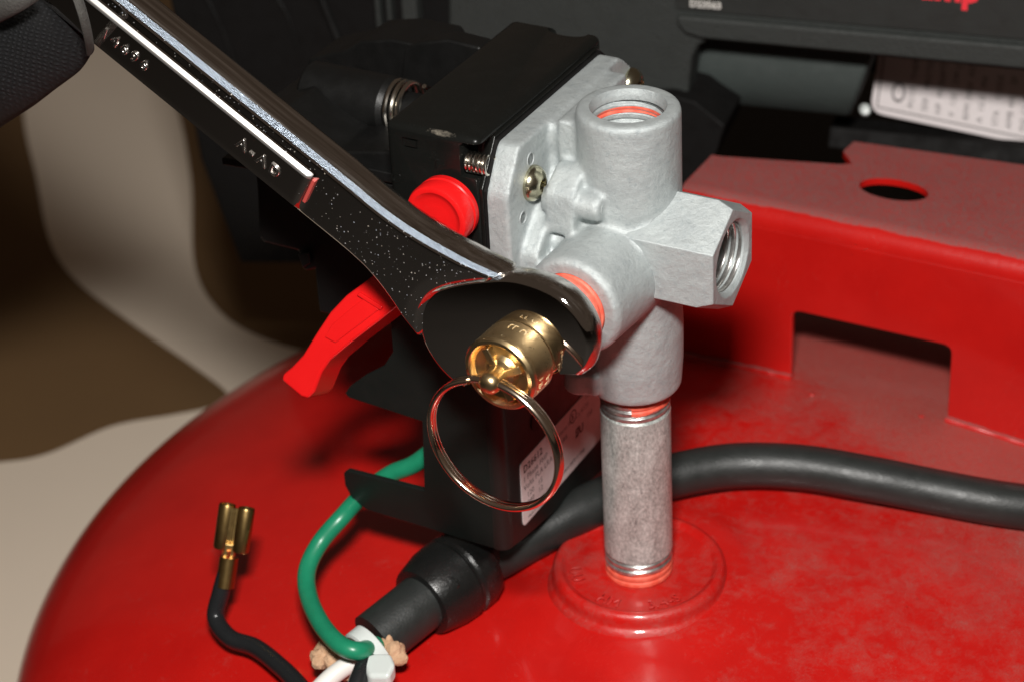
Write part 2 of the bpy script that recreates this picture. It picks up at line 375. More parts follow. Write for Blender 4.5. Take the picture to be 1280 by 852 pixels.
def knit():
    n = N('black_knit_fabric')
    def wave(axis, sc, dist=.6):
        d = n.new('ShaderNodeVectorMath', operation='DOT_PRODUCT'); n.link(n.co, d.inputs[0]); d.inputs[1].default_value = axis
        a = n.math('ADD', n.math('MULTIPLY', d.outputs['Value'], sc), n.math('MULTIPLY', n.noise(2.2, 5, .65), dist * 15)); return n.math('SINE', a)
    ax1 = RT * .97 - UP * .25; ax2 = UP * .97 + RT * .25
    st = n.math('MULTIPLY', n.math('ADD', wave(ax1, 62), 1.0), n.math('ADD', wave(ax2, 84), 1.0)); st = n.math('MULTIPLY', st, .25)
    f = n.noise(50, 4, .8); g = n.math('ADD', n.math('MULTIPLY', st, .45), n.math('MULTIPLY', f, .75))
    c = n.mix(n.ramp(g, [(.25, 0.0), (.8, 1.0)]), (.002, .002, .0022), (.013, .0135, .015)); c = n.mix(n.ramp(g, [(.80, 0.0), (.92, .6)]), c, (.10, .105, .11))
    n.bump(g, .07, 1.0)
    return n.done(c, 0, .6, Specular_IOR_Level=.35)
M_KNIT = knit()
n = N('grey_glove_binding'); n.bump(n.noise(25, 4), .03, .8); M_BIND = n.done(n.mix(n.noise(12, 4), (.03, .028, .025), (.06, .056, .05)), 0, .8)

# ================================================================== floor
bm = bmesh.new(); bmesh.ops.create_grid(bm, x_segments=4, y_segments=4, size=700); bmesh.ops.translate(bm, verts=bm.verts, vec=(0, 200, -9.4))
tag(obj('floor', bm, M_FLOORD, smooth=False), kind='structure')  # colour set near-black so the wrench face mirrors darkness
def brown_patch(px, label):
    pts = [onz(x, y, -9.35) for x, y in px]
    o = obj('brown_floor_patch', slab(pts, Vector((0, 0, -.035))), M_BROWN, smooth=False); tag(o, label, 'mat')  # flat dark brown area, laid just below the beige one
brown_patch([(-60, -60), (640, -60), (640, 700), (-60, 700)], 'flat dark brown floor area behind the wrench, under the beige one')
def beige_patch(px, label):
    pts = [onz(x, y, -9.3) for x, y in px]; pts = spline(pts + [pts[0]], 8)[:-1]
    o = obj('beige_floor_patch', slab(pts, Vector((0, 0, -.09))), M_FLOOR, smooth=False); tag(o, label, 'floor patch'); return o  # beige part of the floor, built only in and near the view
beige_patch([(20, -60), (26, 60), (30, 150), (45, 220), (62, 300), (95, 350), (160, 400), (240, 455), (285, 492), (262, 508), (215, 518), (140, 532), (60, 566), (0, 577), (-120, 585), (-200, 700), (-200, 1000), (60, 1050), (420, 800), (520, 560), (520, 452), (420, 446), (335, 425), (275, 390), (243, 330), (238, 220), (215, 120), (160, 40), (120, -60)], 'beige floor area bordered by dark brown beyond the red tank')
# ================================================================== tank
tank = empty('air_tank', (TC.x, TC.y, -8.7), 'glossy red pancake air tank with dusty top and welded bracket', 'air tank')
bm = bmesh.new(); prof = []
NR = 150; NA = 192
verts = []
top = bm.verts.new((TC.x, TC.y, TC.z + TB)); rings = []
for j in range(1, NR + 1):
    th = (j / NR) ** 1.0 * pi * .93
    ring = []
    for i in range(NA):
        a = 2 * pi * i / NA; x = TC.x + TA * sin(th) * cos(a); y = TC.y + TA * sin(th) * sin(a); z = TC.z + TB * cos(th)
        if z > TC.z:                                # slight pressed swell round the boss
            d = sqrt(x * x + y * y); z += .10 * max(0, min(1, (2.75 - d) / .55)) ** 1.5 if d < 2.75 else 0
        ring.append(bm.verts.new((x, y, z)))
    rings.append(ring)
for i in range(NA): bm.faces.new((top, rings[0][i], rings[0][(i + 1) % NA]))
for j in range(NR - 1):
    for i in range(NA):
        k = (i + 1) % NA; bm.faces.new((rings[j][i], rings[j + 1][i], rings[j + 1][k], rings[j][k]))
bm.faces.new(rings[-1])
obj('vessel', bm, M_TANK, tank, angle=60)
zt = tank_z(0, 0)
MF = frame(Vector((0, 0, 0)), Vector((1, 0, 0)), Vector((0, 1, 0)), Z)
fl = obj('boss_flange', lathe([(.70, .14), (.74, .17), (.82, .17), (1.45, .17), (1.49, .18), (1.55, .25), (1.62, .275), (1.69, .25), (1.745, .18), (1.765, .10), (1.76, 0.0), (1.80, -.06), (1.9, -.12), (1.9, -.4)], MF, 128), M_FLANGE, tank, angle=70)
def ringtext(s, rad, a_c, size):
    def f(co):
        a = a_c + co.x / rad; r = rad + co.y
        # baseline towards the centre, tops outward
        return Vector((r * sin(a), r * cos(a), .172 + max(0, co.z)))
    return text('raised_letter', s, size, M_FLANGE, fl, fn=f, depth=.014, align='CENTER', bold=.006)
def ringtext_in(s, rad, a_c, size):
    def f(co):
        a = a_c + co.x / rad; r = rad - co.y            # tops point to the pipe
        return Vector((r * cos(a), r * sin(a), .172 + max(0, co.z)))
    return text('raised_letter', s, size, M_FLANGE, fl, fn=f, depth=.045, align='CENTER')
ringtext_in('3/4-S', 1.41, radians(-72), .36); ringtext_in('HM', 1.41, radians(-122), .36); ringtext_in('UU', 1.41, radians(-172), .36)
# welded bracket
VB = 8.25
def roundpoly(pts, r, m=4):
    out = []; L = len(pts)
    for i in range(L):
        a, b, c = Vector(pts[i - 1]), Vector(pts[i]), Vector(pts[(i + 1) % L]); rr = r[i] if isinstance(r, (list, tuple)) else r
        if rr <= 0: out.append(tuple(b)); continue
        p = b + (a - b).normalized() * min(rr, (a - b).length * .49); q = b + (c - b).normalized() * min(rr, (c - b).length * .49)
        for k in range(m + 1):
            t = k / m; w = p * (1 - t) ** 2 + b * 2 * t * (1 - t) + q * t * t; out.append((w.x, w.y))
    return out
TH = .16; ZT = 4.05
br = []
M_UZ = frame(V * VB, U, Z, -V)                      # x=u, y=z, extrude toward the viewer
poly = [(-2.95, ZT - .5), (9.5, ZT - .5), (9.5, -2.6), (5.1, -.7), (3.62, -.28), (3.62, 1.60), (-.12, 1.60), (-.12, -.28), (-3.4, -1.2)]
poly = roundpoly(poly, [0, 0, 0, 0, .0, .22, .22, 0, 0])
brk = obj('bracket_front', prism(poly, M_UZ, -TH, 0), M_BRACKET, tank, smooth=False, bevel=.03)
# rolled edge + top
bm = bmesh.new(); seg = 10; us = [-2.95 + 12.45 * i / 24 for i in range(25)]
prof = [(0.0 + 0, ZT - .5)]
for k in range(seg + 1):
    a = pi / 2 * k / seg; prof.append((.5 - .5 * cos(a), ZT - .5 + .5 * sin(a)))
prof.append((4.6, ZT + .0))
inn = [(p[0] + TH * (1 if i < 2 else cos(pi / 2 * (min(i, seg + 1) - 1) / seg)), p[1] - TH * (0 if i < 2 else sin(pi / 2 * (min(i, seg + 1) - 1) / seg))) for i, p in enumerate(prof)]
full = prof + inn[::-1]
def slot(cx, cy, w, h, n=28):
    return [(cx + w * cos(2 * pi * i / n), cy + h * sin(2 * pi * i / n)) for i in range(n)]
rings = [[bm.verts.new(uvz(u, VB + a, b)) for a, b in full] for u in (-2.95, 9.5)]
for i in range(len(full)):
    k = (i + 1) % len(full); bm.faces.new((rings[0][i], rings[0][k], rings[1][k], rings[1][i]))
bm.faces.new(rings[0]); bm.faces.new(rings[1][::-1])
cutter = prism(slot(1.46, 10.2, .80, .47), MU, 3, 5)
cutter2 = prism([(-4, 10.15), (-2.76, 10.15), (-.10, 10.85), (.16, 11.0), (-.25, 11.5), (-.20, 12.05), (3.7, 12.45), (12, 13.2), (12, 15), (-4, 15)], MU, 3, 5)
topm = cut(bm, [cutter, cutter2])
obj('bracket_top', topm, M_BRACKET, tank, angle=30)
# weld beads and spatter
def blob(c, r, mat, name, parent, n=10):
    b = bmesh.new(); bmesh.ops.create_uvsphere(b, u_segments=n, v_segments=n // 2 + 1, radius=1)
    for v in b.verts: v.co = Vector(c) + Vector((v.co.x * r[0], v.co.y * r[1], v.co.z * r[2])) * (1 + random.uniform(-.12, .12))
    return b
for (ua, ub) in ((-2.9, -.10), (3.60, 8.8)):
    P_ = []
    for k in range(60):
        u = ua + (ub - ua) * k / 59; p = uvz(u, VB - .01, 0); P_.append(Vector((p.x, p.y, tank_z(p.x, p.y) + .0)))
    rr_ = [.105 + .012 * sin(k * .33) + .008 * sin(k * .81 + 1) for k in range(60)]
    obj('weld_bead', tube(P_, lambda t: rr_[min(59, int(t * 59 + .5))], 14), M_BRACKET, tank, angle=80)
for (x, y) in ((968, 452), (1152, 520), (1222, 466), (1208, 492), (1262, 530), (1015, 493), (1248, 520)):
    p = on_tank(x, y, 0.0); r = random.uniform(.035, .06)
    obj('weld_spatter', blob(p, (r, r, r * .8), None, '', None), M_FLANGE, tank)

# ================================================================== pipe nipple
pipe = empty('pipe_nipple', (0, 0, .15), 'grey galvanised threaded pipe nipple standing in the red tank boss', 'pipe')
PR = .685
MP = frame(O0, Vector((1, 0, 0)), Vector((0, 1, 0)), Z)
obj('barrel', lathe([(.60, .66), (.655, .67), (PR, .72), (PR, 4.02), (.66, 4.06), (.62, 4.08)], MP, 96), M_GALV, pipe, angle=30)
obj('lower_thread', thread(.676, .03, .70, .141, .05, MP, per=14), M_STEEL, pipe, angle=80)
obj('upper_thread', thread(.676, 4.04, 4.75, .141, .05, MP, per=14), M_STEEL, pipe, angle=80)
def sealant(name, R, h0, h1, M, parent, a_lim=None, slant=0.0, n=72, per=10, pitch=.141, depth=.03):
    bm = thread(R, h0, h1, pitch, depth, M, per=per, n=n)
    if a_lim:
        Mi = M.inverted(); kill = []
        for f in bm.faces:
            c = Mi @ f.calc_center_median(); a = math.atan2(c.y, c.x)
            if not a_lim(a, c.z): kill.append(f)
        bmesh.ops.delete(bm, geom=kill, context='FACES')
    return obj(name, bm, M_SEAL, parent, angle=80)
sealant('thread_sealant', .680, .06, .50, MP, pipe, lambda a, h: h < .40 + .07 * sin(a * 1.0 + 2.4) + .03 * sin(7 * a))
sealant('thread_sealant', .682, 4.2, 4.75, MP, pipe, lambda a, h: h > (4.26 if a > -1.75 else 4.42) + .03 * sin(5 * a))

# ================================================================== pressure switch
sw = empty('pressure_switch', uvz(-1.9, 0, 1.3), 'black pressure switch with grey cast manifold and red lever, on the pipe', 'pressure switch')
# manifold casting
WA = radians(-123); WD = Vector((cos(WA), sin(WA), 0)); E1 = Vector((sin(WA), -cos(WA), 0)); ZC = 7.45
MW = frame(Z * ZC, E1, Z, WD) if E1.cross(Z).dot(WD) > 0 else frame(Z * ZC, E1, Z, WD)
bm = bmesh.new()
plate = roundpoly([(-2.0, 5.6), (-2.0, 9.25), (-1.50, 10.05), (2.55, 10.05), (3.25, 9.45), (3.25, 5.8), (2.6, 5.2), (-1.5, 5.2)], .12, 3)
M_VZ = frame(O0, V, Z, U)                           # x=v y=z, extrude along u
prism(plate, M_VZ, -1.9, -1.42, bm)
# second tier with a waist round each screw
tier = [(-1.70, 5.7), (-1.70, 8.0), (-1.35, 8.35), (-1.05, 8.62), (-.72, 8.75), (-.42, 9.0), (-.36, 9.35), (-.42, 9.65), (-.42, 10.0), (2.1, 10.0), (2.1, 9.0), (2.9, 8.6), (2.9, 6.0), (2.3, 5.4), (-1.3, 5.4)]
prism(roundpoly(tier, .12, 3), M_VZ, -1.5, -1.05, bm)
hub = [(-1.05, 6.2), (-1.2, 7.0), (-1.2, 8.1), (-.75, 8.45), (-.35, 8.7), (-.1, 9.0), (-.05, 9.9), (1.6, 9.9), (1.7, 8.6), (2.0, 7.4), (1.5, 5.6), (-.4, 5.4)]
prism(roundpoly(hub, .15, 3), M_VZ, -1.1, -.70, bm)
prism(roundpoly([(-1.30, 8.25), (-.3, 8.25), (-.3, 9.35), (-.75, 9.45), (-1.25, 9.1)], .14, 3), M_VZ, -1.1, -.52, bm)
box(-1.2, .1, -.48, .75, 5.6, 10.15, bm=bm)
lathe([(.0001, -1.2), (.27, -1.2), (.26, -.12), (.23, -.04), (.0001, -.04)], frame(Vector((0, 0, 0)) - V * .98 + Z * 8.84, V, Z, U), 24, bm)
lathe([(.0001, 6.4), (.93, 6.4), (.95, 7), (.95, 10.38), (.90, 10.45), (.0001, 10.45)], MP, 64, bm)
lathe([(.0001, 4.58), (.84, 4.58), (.90, 4.64), (.94, 5.2), (.95, 5.9), (.93, 6.5), (.0001, 6.5)], MP, 64, bm)
lathe([(.0001, -.6), (1.0, -.6), (1.0, .9), (.97, 2.14), (.90, 2.25), (.0001, 2.25)], MW, 64, bm)
HZ = 7.78; MH = frame(Z * HZ, V, Z, U)
hexp = [(1.12 * cos(radians(30 + 60 * k)), 1.12 * sin(radians(30 + 60 * k))) for k in range(6)]
prism(hexp, MH, -.5, .75, bm)
box(-.9, -.3, -1.0, -.2, 4.75, 5.2, bm=bm)          # small lug left of the lower neck
lathe([(.0001, 0), (.34, 0), (.32, .42), (.0001, .42)], frame(uvz(-.75, -.75, 4.72), U, V, Z), 20, bm)
cut_top = lathe([(.0001, 8.9), (.72, 8.9), (.72, 10.2), (.655, 10.24), (.655, 10.36), (.70, 10.44), (.70, 10.6), (.0001, 10.6)], MP, 64)
cut_w = lathe([(.0001, .9), (.68, .9), (.70, 2.6), (.0001, 2.6)], MW, 64)
man = obj('manifold', voxel(bm, .048, 5, [cut_top, cut_w]), M_ZINC, sw, angle=50)
# hex port end with crisp flats
bm = bmesh.new()
def hexring(r, h, ch=0.0, m=6):
    pts = []
    for k in range(6):
        a, b = Vector((r * cos(radians(30 + 60 * k)), r * sin(radians(30 + 60 * k)))), Vector((r * cos(radians(90 + 60 * k)), r * sin(radians(90 + 60 * k))))
        for i in range(m):
            p = a.lerp(b, i / m)
            if ch and p.length > ch: p = p.normalized() * ch
            pts.append(bm.verts.new(MH @ Vector((p.x, p.y, h))))
    return pts
R_ = [hexring(1.145, .35), hexring(1.135, 1.76), hexring(1.00, 2.04)]
ci = []
for rr, hh in ((.74, 2.04), (.66, 1.96), (.645, .6)):
    ci.append([bm.verts.new(MH @ Vector((rr * cos(radians(30 + 10 * k)), rr * sin(radians(30 + 10 * k)), hh))) for k in range(36)])
allr = R_ + ci
for j in range(len(allr) - 1):
    for i in range(36):
        k = (i + 1) % 36; bm.faces.new((allr[j][i], allr[j][k], allr[j + 1][k], allr[j + 1][i]))
bm.faces.new(allr[-1]); 
hx = obj('hex_port', bm, M_ZINC2, sw, angle=28, bevel=.022, seg=2)
obj('port_thread', thread(.635, .65, 1.93, .141, -.05, MH, per=10), M_STEEL, hx, angle=80)
obj('port_thread', thread(.640, 9.0, 10.22, .175, .06, MP, inner=True, per=12), M_ZINC2, man, angle=80)
sealant('thread_sealant', .634, 10.0, 10.12, MP, man, lambda a, h: 0.1 < a < 2.6, depth=-.02)
sealant('thread_sealant', .600, 1.2, 1.36, MH, hx, lambda a, h: abs(a) > 2.0 or a < -1.6, depth=-.02)
obj('round_mark', lathe([(.10, -.05), (.12, -.03), (.14, -.05)], frame(V * -.98 + Z * 8.84, V, Z, U), 24), M_ZINC, man)
for (v_, z_) in ((-1.12, 9.62), (-1.50, 8.62)):      # ejector pin marks
    obj('round_mark', lathe([(.105, -1.42), (.12, -1.405), (.135, -1.42)], frame(V * v_ + Z * z_, V, Z, U), 24, close=False), M_ZINC, man)
def screw(v_, z_, u_, r=.34):
    M = frame(uvz(u_, v_, z_), V, Z, U)
    h = obj('screw_head', lathe([(r * .98, -.02), (r, .03), (r * .95, .10), (r * .75, .18), (r * .45, .235), (r * .38, .24), (r * .36, .10), (.0001, .10)], M, 40), M_SCREW, sw, angle=30)
    bm = bmesh.new()
    for k in range(6):
        a = 2 * pi * k / 6; prism([(.115 * cos(a) + .035 * cos(t), .115 * sin(a) + .035 * sin(t)) for t in [2 * pi * q / 8 for q in range(8)]], M, .10, .215, bm)
    obj('drive_lobe', bm, M_SCREW, h)
screw(-1.12, 9.14, -1.42); screw(2.93, 9.30, -1.42)
# black cover
bm = box(-3.9, -1.96, -2.0, 2.85, 6.0, 10.3)
notch = roundpoly([(-2.42, 9.68), (-1.98, 9.68), (-1.98, 10.7), (-2.42, 10.7)], [.08, .08, 0, .0], 4)
c1 = prism([(-2.36, 9.50), (-1.86, 9.50), (-1.86, 10.18), (-2.28, 10.18), (-2.36, 10.1)], frame(V * -2.4, U, Z, V), 0, 1.05)
c2 = prism(slot(-2.62, 2.72, .42, .20), MU, 10.1, 10.6)
c3 = box(-3.55, -3.22, -2.1, -1.95, 9.86, 10.05)
o = temp(bm); b = o.modifiers.new('b', 'BEVEL'); b.width = .14; b.segments = 4; b.limit_method = 'ANGLE'
cuts = [temp(c) for c in (c1, c2, c3)]
for c in cuts:
    q = o.modifiers.new('x', 'BOOLEAN'); q.operation = 'DIFFERENCE'; q.object = c; q.solver = 'EXACT'
b = o.modifiers.new('b2', 'BEVEL'); b.width = .02; b.segments = 2; b.limit_method = 'ANGLE'; b.angle_limit = radians(50)
me = mesh_of(o)
for x in [o] + cuts: bpy.data.objects.remove(x)
cover = obj('cover', me, M_BPAINT, sw, angle=40)
def coil(c, ax, r, pitch, turns, wr, name, parent, mat, m=22):
    ax = ax.normalized(); a = ax.orthogonal().normalized(); b = ax.cross(a)
    pts = [c + a * (r * cos(2 * pi * t)) + b * (r * sin(2 * pi * t)) + ax * (pitch * t) for t in [i / m for i in range(int(turns * m) + 1)]]
    return obj(name, tube(pts, wr, 8), mat, parent)
coil(uvz(-2.30, -1.80, 9.72), U, .17, .075, 6, .032, 'spring', sw, M_SPRING)
# rim strip between cover and casting
obj('rim_strip', slab([uvz(-1.97, v, z) for v, z in ((-2.06, 6.0), (-2.06, 9.35), (-1.50, 10.16), (2.55, 10.16), (3.3, 9.5), (3.3, 6.0))], U * .075), M_BPAINT, sw, smooth=False, bevel=.02)
obj('gasket', slab([uvz(-1.895, v, z) for v, z in ((-2.02, 6.0), (-2.02, 9.3), (-1.51, 10.1), (2.55, 10.1), (3.26, 9.5), (3.26, 6.0))], U * .05), M_DARK, sw, smooth=False)
M_FUZ = frame(V * -2.0, U, Z, -V)
for s, x, y, sz in (('O', -3.86, 9.08, .30), ('O', -2.92, 9.28, .30), ('T', -2.96, 9.56, .26)):
    text('raised_letter', s, sz, M_BPAINT, cover, M=M_FUZ @ Matrix.Translation((x, y, .0)), depth=.008)
obj('raised_mark', slab([uvz(-3.5, -2.0, 9.90), uvz(-3.25, -2.0, 9.90), uvz(-3.25, -2.0, 10.02), uvz(-3.42, -2.0, 10.02)], V * -.02), M_BPAINT, cover, smooth=False)
# lower sheet metal pan: front with two wings, side with the label
FZ = [(-2.15, 7.6), (-4.15, 7.6), (-4.15, 5.35), (-4.40, 4.95), (-4.85, 4.62), (-5.25, 4.25), (-5.36, 4.08), (-5.28, 4.0), (-3.62, 3.90), (-3.66, 3.0), (-3.70, 2.24), (-5.50, 2.19), (-5.60, 2.10), (-5.60, 1.80), (-5.45, 1.50), (-5.12, 1.33), (-2.15, 1.28)]
fp = obj('front_panel', prism(FZ, M_FUZ, -.12, 0), M_BPLATE, sw, smooth=False, bevel=.02)
SZ = [(-1.74, 7.6), (2.6, 7.6), (2.6, .6), (2.0, .62), (-1.45, 1.18), (-1.74, 1.25)]
sp_ = obj('side_panel', prism(SZ, frame(U * -1.89, V, Z, U), -.12, 0), M_BPLATE, sw, smooth=False, bevel=.012)
bm = bmesh.new(); rg = []
for k in range(9):
    a = pi / 2 * k / 8; c = (-2.15 + .26 * sin(a), -1.74 - .26 * cos(a)); ci_ = (-2.15 + .14 * sin(a), -1.74 - .14 * cos(a))
    rg.append([bm.verts.new(uvz(c[0], c[1], 7.6)), bm.verts.new(uvz(c[0], c[1], 1.28 - .03 * k / 8)), bm.verts.new(uvz(ci_[0], ci_[1], 1.28 - .03 * k / 8)), bm.verts.new(uvz(ci_[0], ci_[1], 7.6))])
for k in range(8):
    for i in range(4):
        j = (i + 1) % 4; bm.faces.new((rg[k][i], rg[k][j], rg[k + 1][j], rg[k + 1][i]))
obj('bend_corner', bm, M_BPLATE, sw, angle=40)
obj('knockout', lathe([(.22, 0), (.24, .02), (.0001, .03)], frame(uvz(-1.89, -.55, 3.55), V, Z, U), 28), M_BPLAST, sw)
# label
lab = obj('rating_label', prism(roundpoly([(-1.32, 1.45), (2.15, 1.45), (2.15, 2.95), (-1.32, 2.95)], .12, 5), frame(U * -1.888, V, Z, U), 0, .012), M_LABEL, sw, smooth=False)
ML = frame(U * -1.8755, V, Z, U)
def ltext(s, x, y, sz, b=.0, m=None, space=1.0): text('label_text', s, sz, m or M_INK, lab, M=ML @ Matrix.Translation((x, y, 0)), depth=.001, bold=b, space=space)
ltext('D26612', -1.20, 2.66, .235, .006, space=1.05); ltext('1 Phase FHP', -1.22, 2.44, .19, space=1.05); ltext('Volts FLA LRA', -1.22, 2.24, .19, space=1.05)
ltext('120   15', -1.10, 2.02, .175, space=1.1); ltext('240   12', -1.10, 1.83, .175, space=1.1); ltext('24 A4', .22, 2.36, .17); ltext('Contacts SP', .10, 2.60, .15, 0, M_INKG)
ltext('Cu 4120', 1.02, 2.58, .17, 0, M_INKG); ltext('150', 1.52, 2.30, .17, 0, M_INKG); ltext('PSI', 1.5, 2.78, .15, 0, M_INKG)
ltext('Use Copper Conductors 60/75 C Only', -.55, 1.62, .12, .002, M_INK); ltext('Made in U.S.A.', -1.1, 1.52, .10, 0, M_INK)
ltext('ЯU', 1.0, 2.14, .26, .012)
obj('label_mark', lathe([(.15, 0), (.15, .004), (.125, .004), (.125, 0)], frame(uvz(-1.8755, .92, 2.72), V, Z, U), 28, close=True), M_INK, lab)
ltext('S', .86, 2.65, .19, .008)
# red knob and lever
KC = uvz(-2.56, -2.0, 8.93); MK = frame(KC, U, Z, -V)
kn = obj('knob', lathe([(.40, -.02), (.40, .10), (.58, .12), (.62, .16), (.625, .28), (.60, .30), (.60, .34), (.625, .36), (.625, .56), (.60, .62), (.56, .64), (.50, .64), (.44, .60), (.36, .575), (.22, .60), (.18, .60), (.0001, .61)], MK, 64), M_REDP, sw, angle=30)
lev_px = [(500, 318), (478, 334), (458, 350), (432, 369), (412, 390), (396, 414), (378, 443), (364, 458), (353, 467), (351, 475), (376, 496), (384, 498), (392, 489), (402, 464), (412, 450), (438, 428), (468, 405), (500, 380), (530, 352), (545, 330)]
TL = radians(24); NL = (-V * cos(TL) + Z * sin(TL)); PL = uvz(-3.2, -2.62, 7.4)
def ol(x, y, off=0): return on(x, y, PL + NL * off, NL)
lv = obj('lever_arm', slab([ol(x, y) for x, y in lev_px], -NL * .75), M_REDP, sw, smooth=True, bevel=.10, seg=5)
obj('lever_neck', slab([ol(x, y, -.1) for x, y in ((500, 325), (530, 305), (560, 325), (545, 350))], -NL * .3), M_REDP, sw, bevel=.05)
pb = bmesh.new(); slab([ol(x, y) for x, y in ((441, 384), (458, 371), (474, 387), (420, 428), (407, 421), (416, 405))], NL * .035, bm=pb)
obj('lever_pad', pb, M_REDP, lv, bevel=.03, seg=3)
obj('lever_rib', slab([ol(x, y) for x, y in ((447, 369), (451, 365), (480, 383), (477, 388))], NL * .06), M_REDP, lv, bevel=.025)
# black plastic terminal block behind, left
def block(px, v0, depth, mat=None, name='terminal_block', bevel=.05):
    return obj(name, slab([onv(x, y, v0) for x, y in px], V * depth), mat or M_BPLAST, sw, bevel=bevel, smooth=True)
block([(300, 150), (304, 192), (318, 205), (321, 240), (323, 296), (330, 304), (372, 314), (377, 336), (384, 340), (393, 337), (396, 372), (399, 391), (440, 400), (500, 402), (500, 190), (420, 190), (350, 140)], -.9, 2.2, bevel=.06)
block([(372, 318), (386, 316), (388, 330), (378, 336)], -1.0, .6, name='terminal_tab', bevel=.03)
block([(385, 74), (408, 68), (430, 64), (450, 52), (490, 50), (540, 60), (560, 90), (560, 150), (380, 150)], 2.4, 1.2, bevel=.06)
block([(505, 62), (520, 54), (560, 50), (600, 60), (600, 130), (500, 100)], 2.3, .5, bevel=.06, name='terminal_tab')
# spring housing spool
MS = frame(onv(388, 112, .8) + V * .0, V, Z, U)
obj('spring_housing', lathe([(.0001, 0), (.50, 0), (.58, .08), (.58, 1.85), (.52, 1.95), (.34, 1.95), (.34, 3.2), (.0001, 3.2)], MS, 48), M_BPLAST, sw, angle=30)
coil(onv(388, 112, .8) + U * 1.99, U, .52, .14, 3, .05, 'spring', sw, M_SPRING, 40)
obj('housing_ledge', slab([uvz(a, b, 8.35) for a, b in ((-8.2, -1.3), (-4.0, -.9), (-4.0, 2.0), (-8.2, 2.0))], Z * -.16), M_BPLAST, sw, bevel=.03)
obj('housing_edge', slab([uvz(a, b, 8.63) for a, b in ((-6.6, -1.0), (-3.95, -1.0), (-3.95, .6), (-6.9, .6))], Z * -.22), M_BPLAST, sw, bevel=.03)

# ================================================================== safety valve
sv = empty('safety_valve', Z * ZC + WD * 1.9, 'brass safety relief valve screwed into the manifold, gripped by the wrench', 'valve')
RV = .66
obj('threaded_stem', thread(.678, 1.0, 3.50, .141, .03, MW, per=10), M_BRASS, sv, angle=80)
sealant('thread_sealant', .684, 1.7, 3.10, MW, sv, depth=.035)
bm = prism([(0.70 * cos(radians(60 * k + 12)), 0.70 * sin(radians(60 * k + 12))) for k in range(6)], MW, 3.45, 3.97)
obj('hex_body', bm, M_BRASS, sv, smooth=True, bevel=.05)
capo = obj('valve_cap', lathe([(.0001, 3.9), (.55, 3.9), (.55, 4.03), (.68, 4.03), (.695, 4.055), (.695, 4.48), (.68, 4.56), (.70, 4.60), (.70, 4.66), (.66, 4.715), (.60, 4.725), (.57, 4.70), (.55, 4.65), (.53, 4.62), (.47, 4.60), (.34, 4.595), (.31, 4.63), (.28, 4.68), (.20, 4.72), (.0001, 4.69)], MW, 96), M_BRASS, sv, angle=30)
def cyltext(s, ang, h, size, R=.697, rot=0):
    # letters run round the cap; rot=1 runs along the axis
    def f(co):
        x, y = (co.x, co.y) if not rot else (-co.y, co.x)
        a = ang + x / R; r = R + max(0, co.z)
        return MW @ Vector((r * cos(a), r * sin(a), h + y))
    text('engraved_text', s, size, M_ENGR, capo, fn=f, depth=.004, bold=-.006, res=1)
cyltext('NPT', radians(180), 4.38, .19); cyltext('AA', radians(186), 4.16, .19)
cyltext('LL U', radians(85), 4.16, .19)
# centre stud: cross wings and eye
bm = bmesh.new()
for ang in (0, 90):
    c = Matrix.Rotation(radians(ang + 62), 4, 'Z'); prism([(-.52, -.075), (.52, -.075), (.52, .075), (-.52, .075)], MW @ c, 4.56, 4.74, bm)
obj('cross_rib', bm, M_BRASS, capo, smooth=False, bevel=.02)
bm = lathe([(.0001, 4.6), (.20, 4.6), (.19, 4.84), (.205, 4.95), (.18, 5.07), (.11, 5.13), (.0001, 5.14)], MW, 28)
obj('pull_stem', bm, M_BRASS, sv, angle=40)
# split ring, hanging from the stem
RC = 1.28; stem = Z * ZC + WD * 4.95
rc = stem + Z * (-RC + .02)
ra = E1.copy()
ring = empty('pull_ring', rc, 'bronze toned split key ring hanging from the brass valve stem', 'ring')
pts = []
for i in range(150):
    t = i / 149; a = 2 * pi * 1.93 * t + pi / 2 + .12
    pts.append(rc + ra * (RC * cos(a)) + Z * (RC * sin(a)) + WD * (-.055 + .13 * t))
obj('split_coil', tube(pts, lambda t: (.085, .062), 16, flat=WD), M_NICK, ring, angle=60)
ring.parent = None

# ================================================================== wrench
wr = empty('open_end_wrench', Z * ZC + WD * 3.3 + E1 * 6, 'speckled chrome open end wrench gripping the brass valve', 'wrench')
outer = [(-1.05, -.24), (-1.20, -.05), (-1.28, .31), (-1.25, .62), (-1.11, .92), (-.90, 1.14), (-.62, 1.30), (-.19, 1.38), (.30, 1.36), (.86, 1.19), (1.35, 1.00), (1.80, .76), (2.07, .50), (2.22, .22), (2.28, -.05), (2.27, -.35), (2.16, -.66), (1.94, -.95), (1.66, -1.16), (1.42, -1.22)]
inner = [(1.26, -1.06), (.98, -.76), (.84, -.40), (.79, -.02), (.58, .34), (.24, .50), (-.18, .42), (-.44, .16), (-.56, -.12), (-.64, -.30)]
def streaky():
    n = N('drawn_chrome_side'); h3 = E1 * .873 + Z * .487; a3 = Z * .873 - E1 * .487
    def dp(v, k):
        d = n.new('ShaderNodeVectorMath', operation='DOT_PRODUCT'); n.link(n.co, d.inputs[0]); d.inputs[1].default_value = v * k; return d.outputs['Value']
    cx = n.new('ShaderNodeCombineXYZ'); n.link(dp(h3, .35), cx.inputs[0]); n.link(dp(a3, 9), cx.inputs[1]); n.link(dp(WD, 14), cx.inputs[2])
    f = n.noise(1.0, 5, .7, co=cx.outputs[0])
    n.bump(f, .012, .6)
    return n.done(n.mix(n.ramp(f, [(.35, 0.0), (.65, 1.0)]), (.48, .44, .40), (.86, .82, .78)), 1.0, n.ramp(f, [(.4, .10), (.7, .24)]))
M_CHROMES = streaky()
op = [(p.x, p.y) for p in spline([Vector((x, y, 0)) for x, y in outer], 6)]
